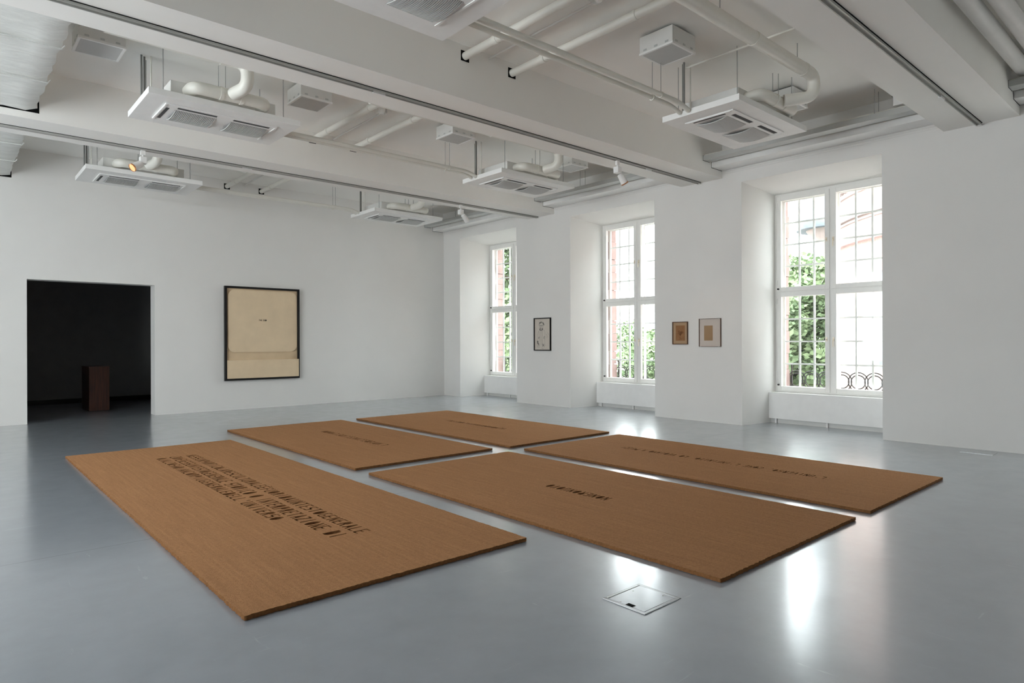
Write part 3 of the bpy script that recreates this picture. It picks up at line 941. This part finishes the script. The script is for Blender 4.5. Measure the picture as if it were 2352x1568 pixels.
# pairs of refrigerant pipes between the left and right units
plab = ['pair of cream pipes running to the nearest right air conditioner', 'pair of cream pipes between the two middle air conditioners', 'pair of cream pipes between the two far air conditioners']
for j in range(3):
    y = YC[j]
    r = thing('pipe_pair', plab[j], 'pipe', (3.6, y + .16, AZ), 0, 'cream pipe pairs')
    L = 3.52
    for k, yy in enumerate((0.0, .125)):
        zz = .115
        bm = B()
        tube(bm, fillet([(.02, yy, zz), (L - .20, yy, zz), (L - .012, yy - .02, .05)], .15, 8), .031 - .004 * k, 12)
        obj('pipe', bm, PIPE, r, True)
    for xx in (2.95,):
        for yy in (.0, .125):
            hanger('hanger_rod', STEEL, r, xx, yy, .115, ZC - AZ - .002, .004)
            bm = B(); tube(bm, [(xx - .015, yy, .115), (xx + .015, yy, .115)], .038, 12); obj('pipe_clamp', bm, PIPE, r, True)

# pipes along the room, from beam to beam, with black end plates painted as the dark beam holes
segs = [(2.80, 6.26), (7.13, 10.55), (11.43, YA + .03)]
bn = ['nearest', 'middle', 'far']
for j, (a, b) in enumerate(segs):
    for k, x in enumerate((4.79, 5.55)):
        r = thing('sprinkler_pipe', '%s cream pipe crossing the %s ceiling bay from beam to beam' % (('left', 'right')[k], bn[j]), 'pipe', (x, a, 4.965), 0, 'pipes from beam to beam')
        bm = B(); tube(bm, [(0, .002, 0), (0, b - a - .002, 0)], .048, 14); obj('pipe', bm, PIPE, r, True)
        Ly = b - a
        bm = B(); tube(bm, [(0, Ly - .62, 0), (0, Ly - .55, 0)], .055, 14); obj('coupling', bm, PIPE, r, True)
        bm = B(); tube(bm, [(0, Ly * .42, 0), (0, Ly * .42 + .05, 0)], .055, 14); obj('coupling', bm, PIPE, r, True)
        for yy in (.003, Ly - .006):
            bm = B(); box(bm, -.062, .062, yy, yy + .003, -.062, .062); obj('hole_shade', bm, VOID, r)
    # conduit with a smoke detector at its end
    r = thing('smoke_detector', 'round white smoke detector on a conduit in the %s ceiling bay' % bn[j], 'smoke detector', (5.05, a + 1.55, 5.0), 0, 'smoke detectors')
    bm = B(); tube(bm, [(.09, .10, .045), (.12, b - a - 1.552, .045)], .014, 8); obj('conduit', bm, GREYBOX, r, True)
    bm = B(); tube(bm, [(0, 0, .097), (0, 0, .03), (0, 0, .0), (0, 0, -.035)], [.055, .055, .05, .03], 18); obj('sensor', bm, WHITE, r, True)
    bm = B(); box(bm, -.03, .12, .04, .13, .02, .097); obj('junction_box', bm, GREYBOX, r)

# thin conduit along the ceiling above the nearest unit
bm = B(); tube(bm, [(0, 0, 0), (0, -2.05, 0)], .014, 8)
tag(obj('conduit', bm, PIPE, None, True, (7.27, 4.80, 5.04)), 'thin cream conduit on the ceiling behind the nearest thick duct', 'pipe')

# grey ceiling boxes
def ceiling_box(label, x, y):
    r = thing('ceiling_box', label, 'ceiling box', (x, y, 4.865), 0, 'square grey ceiling boxes')
    bxo('case', GREYBOX, r, -.228, .228, -.228, .228, 0.004, 0.205, bev=.004)
    bm = B()
    for x0, x1, y0, y1 in ((-.232, -.205, -.232, .232), (.205, .232, -.232, .232), (-.205, .205, -.232, -.205), (-.205, .205, .205, .232)):
        box(bm, x0, x1, y0, y1, -.004, .018)
    obj('rim', bm, WHITE, r)
    bxo('grille', GRILLE, r, -.205, .205, -.205, .205, -.001, .003)
    for sx in (-.15, 0.0, .15):
        bxo('vent_slot', TRAY, r, sx - .022, sx + .022, -.2315, -.2285, .03, .05)
        bxo('vent_slot', TRAY, r, -.2315, -.2285, sx - .022, sx + .022, .03, .05)
    bxo('mount', SLOT, r, -.18, .18, -.18, .18, .205, ZC - 4.865 - .001)
for x, y, lab in ((6.42, 4.48, 'square grey box on the ceiling left of the nearest right air conditioner, whole in view'),
                  (9.20, 4.40, 'square grey box on the ceiling behind the nearest right air conditioner'),
                  (1.38, 8.70, 'square grey box on the ceiling at the upper left beside the wrapped duct'),
                  (3.93, 8.74, 'square grey box on the ceiling right of the large left air conditioner'),
                  (6.43, 8.66, 'square grey box on the ceiling left of the middle right air conditioner'),
                  (9.22, 8.66, 'square grey box on the ceiling behind the middle right air conditioner'),
                  (1.38, 12.72, 'square grey box above the far beam at the left edge, a thin sliver'),
                  (3.93, 12.72, 'square grey box above the far beam near the picture, a thin sliver')):
    ceiling_box(lab, x, y)

# wrapped rectangular duct along the left side, one length per bay
dl = ['white wrapped wide duct at the upper left corner, nearest length out of view', 'large white wrapped wide duct at the upper left corner', 'white wrapped wide duct at the left edge beside the far wall']
for j, (a, b) in enumerate(segs):
    r = thing('wrapped_duct', dl[j], 'duct', (0, a, 4.565), 0, 'wrapped duct lengths')
    rnd = random.Random(20 + j)
    bm = B()
    nx, ny = 16, 26
    x0, x1 = -.9, .965
    L = b - a
    ed = [rnd.uniform(-.014, .014) for _ in range(ny + 1)]
    grid = []
    for q in range(ny + 1):
        row = []
        for p in range(nx + 1):
            xx = x0 + (x1 - x0) * p / nx
            if p == nx: xx += ed[q]
            z = rnd.uniform(-.010, .012) + .012 * math.sin(q * 2.1) + (.035 if p == nx else 0)
            yy = .006 + (L - .012) * q / ny
            row.append(bm.verts.new((xx, yy, max(z, -.02))))
        row.append(bm.verts.new((x1 + ed[q], .006 + (L - .012) * q / ny, .50)))
        grid.append(row)
    for q in range(ny):
        for p in range(nx + 1):
            bm.faces.new((grid[q][p], grid[q][p + 1], grid[q + 1][p + 1], grid[q + 1][p]))
    obj('wrapping', bm, WRAP, r, True)
    for yy in (L * .28, L * .62):
        bm = B(); tube(bm, [(x0, yy, -.022), (x1 - .01, yy + .02, -.022), (x1 + .02, yy + .02, .02)], .008, 6); obj('seam', bm, WRAP, r, True)
    bm = B(); box(bm, x0, x1 + .03, L - .004, L - .001, -.03, .5); obj('hole_shade', bm, VOID, r)  # black plate painted as the dark hole in the beam

# trunking and cable trays along the window wall
tl = ['nearest', 'middle', 'far', 'last']
for j, (a, b) in enumerate(BAYS):
    where = ['above the nearest window', 'above the middle window', 'above the far window', 'at the right edge of the picture'][j]
    r = thing('trunking', 'white trunking box along the wall ' + where, 'trunking', (10.29, a, 4.578), 0, 'wall trunking lengths')
    L = b - a
    bxo('channel', WHITE, r, 0, .345, .003, L - .003, 0, .092, bev=.003)
    bxo('end_gap', VOID, r, -.004, .345, L - .0028, L - .0008, -.006, .096)
    r2 = thing('cable_tray', 'grey cable tray behind the trunking ' + where, 'cable tray', (10.02, a, 4.66), 0, 'cable trays')
    bm = B()
    box(bm, 0, .006, .003, L - .003, 0, .078); box(bm, .196, .202, .003, L - .003, 0, .078); box(bm, .006, .196, .003, L - .003, 0, .006)
    obj('channel', bm, TRAY, r2)
    bxo('end_gap', VOID, r2, -.004, .206, L - .0028, L - .0008, -.006, .084)
    for k, (dx, rr) in enumerate(((.05, .016), (.10, .012), (.15, .014))):
        bm = B(); tube(bm, fillet([(dx, .01, .09), (dx, L * .35, .095), (dx + .02, L * .5, .085), (dx, L - .01, .09)], .3), rr, 8)
        obj('cable', bm, PIPE, r2, True)
    for yy in (L * .2, L * .6):
        for dx in (.02, .18):
            hanger('hanger_rod', STEEL, r2, dx, yy, .01, ZC - 4.66 - .002, .005)
    r3 = thing('uplight', 'small white uplight capsule on the trunking ' + where, 'lamp', (10.40, b - .55, 4.67), 0, 'small uplights')
    bm = B(); tube(bm, [(0, -.17, .035), (0, -.15, .035), (0, .15, .035), (0, .17, .035)], [.015, .034, .034, .015], 12); obj('body', bm, WHITE, r3, True)
    bxo('base', GREYBOX, r3, -.03, .03, -.1, .1, 0.0005, .012)
# junction box with loose cables in the nearest bay
r = thing('junction_box', 'white junction box with coiled wires at the end of the nearest trunking', 'junction box', (10.06, 3.10, 4.775), 0)
bxo('case', WHITE, r, -.06, .14, -.14, .14, 0.0, .16, bev=.005)
bm = B()
rnd = random.Random(4)
for k in range(6):
    y = -.1 + .04 * k
    tube(bm, [(0.0, y, .16), (-.02 + rnd.uniform(-.03, .03), y + .02, .22), (.0, y + .05, .26), (.03, y + .07, .21), (.03, y + .08, .16)], .006, 6)
obj('wires', bm, RODDARK, r, True)

# lighting tracks on the beams and their spotlights
tlab = {2: 'long grey lighting track under the beam nearest the camera', 3: 'long grey lighting track under the middle beam', 4: 'long grey lighting track under the far beam'}
TRK = {2: 2.375, 3: 6.70, 4: 11.06}
for k, y in TRK.items():
    r = thing('lighting_track', tlab[k], 'lighting track', (XL + .1, y, ZS), 0, 'lighting tracks')
    L = XB - XL - .15
    bm = B()
    box(bm, 0, L, -.032, -.020, -.030, 0); box(bm, 0, L, .020, .032, -.030, 0); box(bm, 0, L, -.020, .020, -.008, 0)
    obj('rail', bm, ALU, r)
    bm = B(); box(bm, 0, L, -.040, -.033, -.006, 0); box(bm, 0, L, .033, .039, -.005, 0); obj('shadow_gap', bm, VOID, r)
    for xx in (L - 1.6, L - 6.8):
        bxo('joint_cover', WHITE, r, xx, xx + .16, .018, .046, -.034, -.002)
    bxo('end_cap', WHITE, r, L, L + .02, -.03, .03, -.03, 0)

def spot(label, x, y, aim, lit):
    r = thing('track_spotlight', label, 'spotlight', (x, y, ZS - .03), 0, 'white track spotlights')
    bm = B(); box(bm, -.03, .03, -.022, .022, -.07, -.001); tube(bm, [(0, 0, -.07), (0, 0, -.10)], .014, 10); obj('adapter', bm, WHITE, r)
    bxo('gear_box', WHITE, r, -.045, .045, -.05, .05, -.20, -.10, bev=.006)
    d = Vector(aim).normalized()
    p = Vector((0.02, 0, -.17)) + d * .06
    e = p + d * .16
    bm = B(); tube(bm, [p - d * .01, p, p + d * .10, e], [.030, .048, .055, .062], 18); obj('head', bm, WHITE, r, True)
    bm = B(); tube(bm, [e + d * .0005, e + d * .004], [.054, .054], 18); obj('lamp_face', bm, LAMP_ON if lit else plain_dark, r)
    bm = B(); tube(bm, [e - d * .012, e + d * .007], [.0635, .0635], 18, False); tube(bm, [e - d * .012, e + d * .007], [.0575, .0575], 18, False); obj('rim', bm, COPPER if lit else WHITE, r, True)
    if lit:
        ld = bpy.data.lights.new('spot_lamp', 'SPOT')
        ld.energy = 9; ld.color = (1.0, .72, .48); ld.spot_size = math.radians(50); ld.spot_blend = .6; ld.shadow_soft_size = .04
        lo = bpy.data.objects.new('spot_lamp', ld); COL.objects.link(lo)
        lo.parent = r
        lo.location = e + d * .02
        lo.rotation_euler = d.to_track_quat('-Z', 'Y').to_euler()
spot('white track spotlight under the far beam at the left, lit with a copper glow', 2.32, 11.06, (-.75, -.25, -.55), True)
spot('white track spotlight under the middle beam near the windows, lit from below', 8.22, 6.70, (.55, -.15, -.8), True)
spot('white track spotlight under the far beam near the corner, turned off', 8.34, 11.06, (.75, .15, -.6), False)

# two pipes in the nearest dark bay at the upper right
for k, (y, z) in enumerate(((1.80, 4.86), (1.60, 4.90))):
    bm = B(); tube(bm, [(0, 0, 0), (5.5 - .1 * k, 0, 0)], .085, 16)
    tag(obj('insulated_pipe', bm, GREYBOX, None, True, (4.6, y, z)), ['grey pipe hugging the near beam at the upper right corner', 'outer grey pipe at the upper right corner, away from the beam'][k], 'pipe', 'grey pipes at the upper right')

# ------------------------------------------------------------------ outside the windows
GZ = -5.0
bm = B(); box(bm, XO + .6, 90, -60, 90, GZ - .2, GZ); struct(obj('ground', bm, GROUND))

rl = ['black iron balcony railing with interlocking rings outside the far window', 'black iron balcony railing with interlocking rings outside the middle window', 'black iron balcony railing with interlocking rings outside the nearest window']
for i, (a, b) in enumerate(NICHES[:3]):
    c = (a + b) / 2
    hw = (b - a) / 2 - SPL - .085
    r = thing('balcony_railing', rl[i], 'railing', (12.06, c, 0.550), 0, 'iron balcony railings')
    bxo('top_rail', IRON, r, -.012, .012, -hw, hw, .50, .524)
    bxo('bottom_rail', IRON, r, -.010, .010, -hw, hw, .03, .046)
    for y in (-hw, hw - .02):
        bxo('post', IRON, r, -.010, .010, y, y + .02, 0, .50)
    n = 7
    for k in range(n):
        y = -hw + .10 + (2 * hw - .20) * k / (n - 1)
        for rr in (.165, .118):
            bm = B()
            tube(bm, [(0, y + rr * math.cos(t), .215 + rr * 1.02 * math.sin(t)) for t in (2 * PI * q / 24 for q in range(25))], .0105, 6, False)
            obj('ring', bm, IRON, r, True)

def arc(bm, cx, cy, r0, r1, z0, z1, a0, a1, n):
    rows = []
    for k in range(n + 1):
        t = math.radians(a0 + (a1 - a0) * k / n)
        rows.append([bm.verts.new((cx + r * math.cos(t), cy + r * math.sin(t), z)) for r, z in ((r0, z0), (r1, z0), (r1, z1), (r0, z1))])
    for A, Bq in zip(rows, rows[1:]):
        for i in range(4):
            bm.faces.new((A[i], A[(i + 1) % 4], Bq[(i + 1) % 4], Bq[i]))
    bm.faces.new(rows[0]); bm.faces.new(rows[-1][::-1])

# round church apse seen through the nearest window
ang = YAW + math.radians(42.0)
CXA, CYA, RA = 22.5 * math.sin(ang), 22.5 * math.cos(ang), 6.0
r = thing('church_apse', 'round pink stone church apse outside the nearest window', 'building', (CXA, CYA, GZ), 0)
zo = -GZ
bm = B(); arc(bm, 0, 0, 5.6, RA, 0, 6.75 + zo, 90, 270, 48)
w = obj('wall', bm, BRICK, r, True)
uvl = w.data.uv_layers.new(name='UVMap')
for p in w.data.polygons:
    for li in p.loop_indices:
        co = w.data.vertices[w.data.loops[li].vertex_index].co
        uvl.data[li].uv = (math.atan2(co.y, -co.x) * RA, co.z)
for z0, z1, ro, m, nm in ((4.05, 4.20, .16, STONE, 'string_course'), (4.20, 4.32, .08, PALESTONE, 'string_course'), (4.72, 4.80, .10, PALESTONE, 'string_course'), (4.62, 4.67, .05, PALESTONE, 'string_course'),
                      (5.36, 5.46, .06, PALESTONE, 'cornice'), (5.80, 5.98, .24, STONE, 'cornice'), (5.98, 6.75, .10, STONE, 'cornice')):
    bm = B(); arc(bm, 0, 0, RA - .05, RA + ro, z0 + zo, z1 + zo, 90, 270, 48); obj(nm, bm, m, r, True)
k = 0
for q in range(70):
    t = math.radians(95 + 170 * q / 69)
    bm = B()
    box(bm, RA, RA + .16, -.07, .07, 5.52 + zo, 5.80 + zo)
    d = obj('dentil', bm, PALESTONE, r)
    d.rotation_euler = (0, 0, t)
bm = B()
rows = []
for q in range(49):
    t = math.radians(80 + 200 * q / 48)
    rows.append([bm.verts.new((rr * math.cos(t), rr * math.sin(t), z + zo)) for rr, z in ((RA, 6.75), (RA + .8, 6.72), (RA + .85, 6.85), (1.0, 11.5))])
for A, Bq in zip(rows, rows[1:]):
    for i in range(3): bm.faces.new((A[i], A[i + 1], Bq[i + 1], Bq[i]))
obj('roof', bm, SLATE, r, True)
for q in range(3):
    t = math.radians(150 + 28 * q)
    bm = B(); box(bm, RA - .02, RA + .03, -.45, .45, .8 + zo, 3.2 + zo); wn = obj('window', bm, SLATE, r); wn.rotation_euler = (0, 0, t)

def tree(label, x, y, h, cr, n, seed, lean=0.0):
    rnd = random.Random(seed)
    r = thing('tree', label, 'tree', (x, y, GZ), 0, 'trees outside the windows')
    bm = B()
    tube(bm, [(0, 0, 0), (.05, .1, h * .25), (lean * .5, .1, h * .5), (lean, 0, h * .85)], [.28, .24, .18, .06], 10)
    obj('trunk', bm, BARK, r, True)
    bm = B()
    for k in range(9):
        a = rnd.uniform(0, 2 * PI); z = h * rnd.uniform(.35, .7)
        L = cr * rnd.uniform(.6, .95)
        tube(bm, [(lean * .4, .05, z), (L * .5 * math.cos(a), L * .5 * math.sin(a), z + .5), (L * math.cos(a), L * math.sin(a), z + rnd.uniform(.6, 1.6))], [.09, .06, .02], 6)
    obj('branches', bm, BARK, r, True)
    vs, fs = [], []
    blobs = [(rnd.gauss(0, cr * .45), rnd.gauss(0, cr * .45), h * rnd.uniform(.42, 1.0), cr * rnd.uniform(.25, .45)) for _ in range(26)]
    for k in range(n):
        bx_, by_, bz_, br_ = rnd.choice(blobs)
        d = Vector((rnd.gauss(0, 1), rnd.gauss(0, 1), rnd.gauss(0, 1))).normalized() * br_ * rnd.random() ** .4
        c = Vector((bx_, by_, bz_)) + d
        u = Vector((rnd.gauss(0, 1), rnd.gauss(0, 1), rnd.gauss(0, .6))).normalized()
        v = u.cross(Vector((rnd.gauss(0, 1), rnd.gauss(0, 1), rnd.gauss(0, 1)))).normalized()
        s = rnd.uniform(.08, .15)
        i = len(vs)
        vs += [c - u * s * 1.3, c + v * s * .7 - u * s * .1, c + u * s * 1.3, c - v * s * .7 - u * s * .1]
        fs.append((i, i + 1, i + 2, i + 3))
    me = bpy.data.meshes.new('foliage'); me.from_pydata([tuple(v) for v in vs], [], fs); me.materials.append(LEAF)
    o = bpy.data.objects.new('foliage', me); COL.objects.link(o); o.parent = r; o['kind'] = 'stuff'
    return r

def polar(px, dist):
    a = YAW + math.atan((px - 1176) / 1486)
    return dist * math.sin(a), dist * math.cos(a)
x, y = polar(1912, 36.0)
r = thing('roof_turret', 'small slate roofed turret behind the church apse, top left of the nearest window', 'turret', (x, y, GZ), 0)
bm = B(); tube(bm, [(0, 0, 0), (0, 0, 10.8), (0, 0, 11.5), (0, 0, 12.05)], [.55, .55, .81, 1.24], 28); obj('wall', bm, PALESTONE, r, True)
bm = B(); tube(bm, [(0, 0, 12.0), (0, 0, 12.26), (0, 0, 12.8), (0, 0, 14.2), (0, 0, 16.3)], [1.63, 1.72, 1.63, 1.18, .05], 28); obj('roof', bm, SLATE, r, True)
x, y = polar(1815, 30.0); tree('leafy tree outside the left half of the nearest window', x, y, 9.4, 3.3, 34000, 1)
x, y = polar(1165, 27.0); tree('dense green tree outside the far window', x, y, 13.0, 3.6, 34000, 2, .6)
x, y = polar(1475, 40.0); tree('small pale tree low outside the middle window', x, y, 7.0, 2.9, 9000, 3)
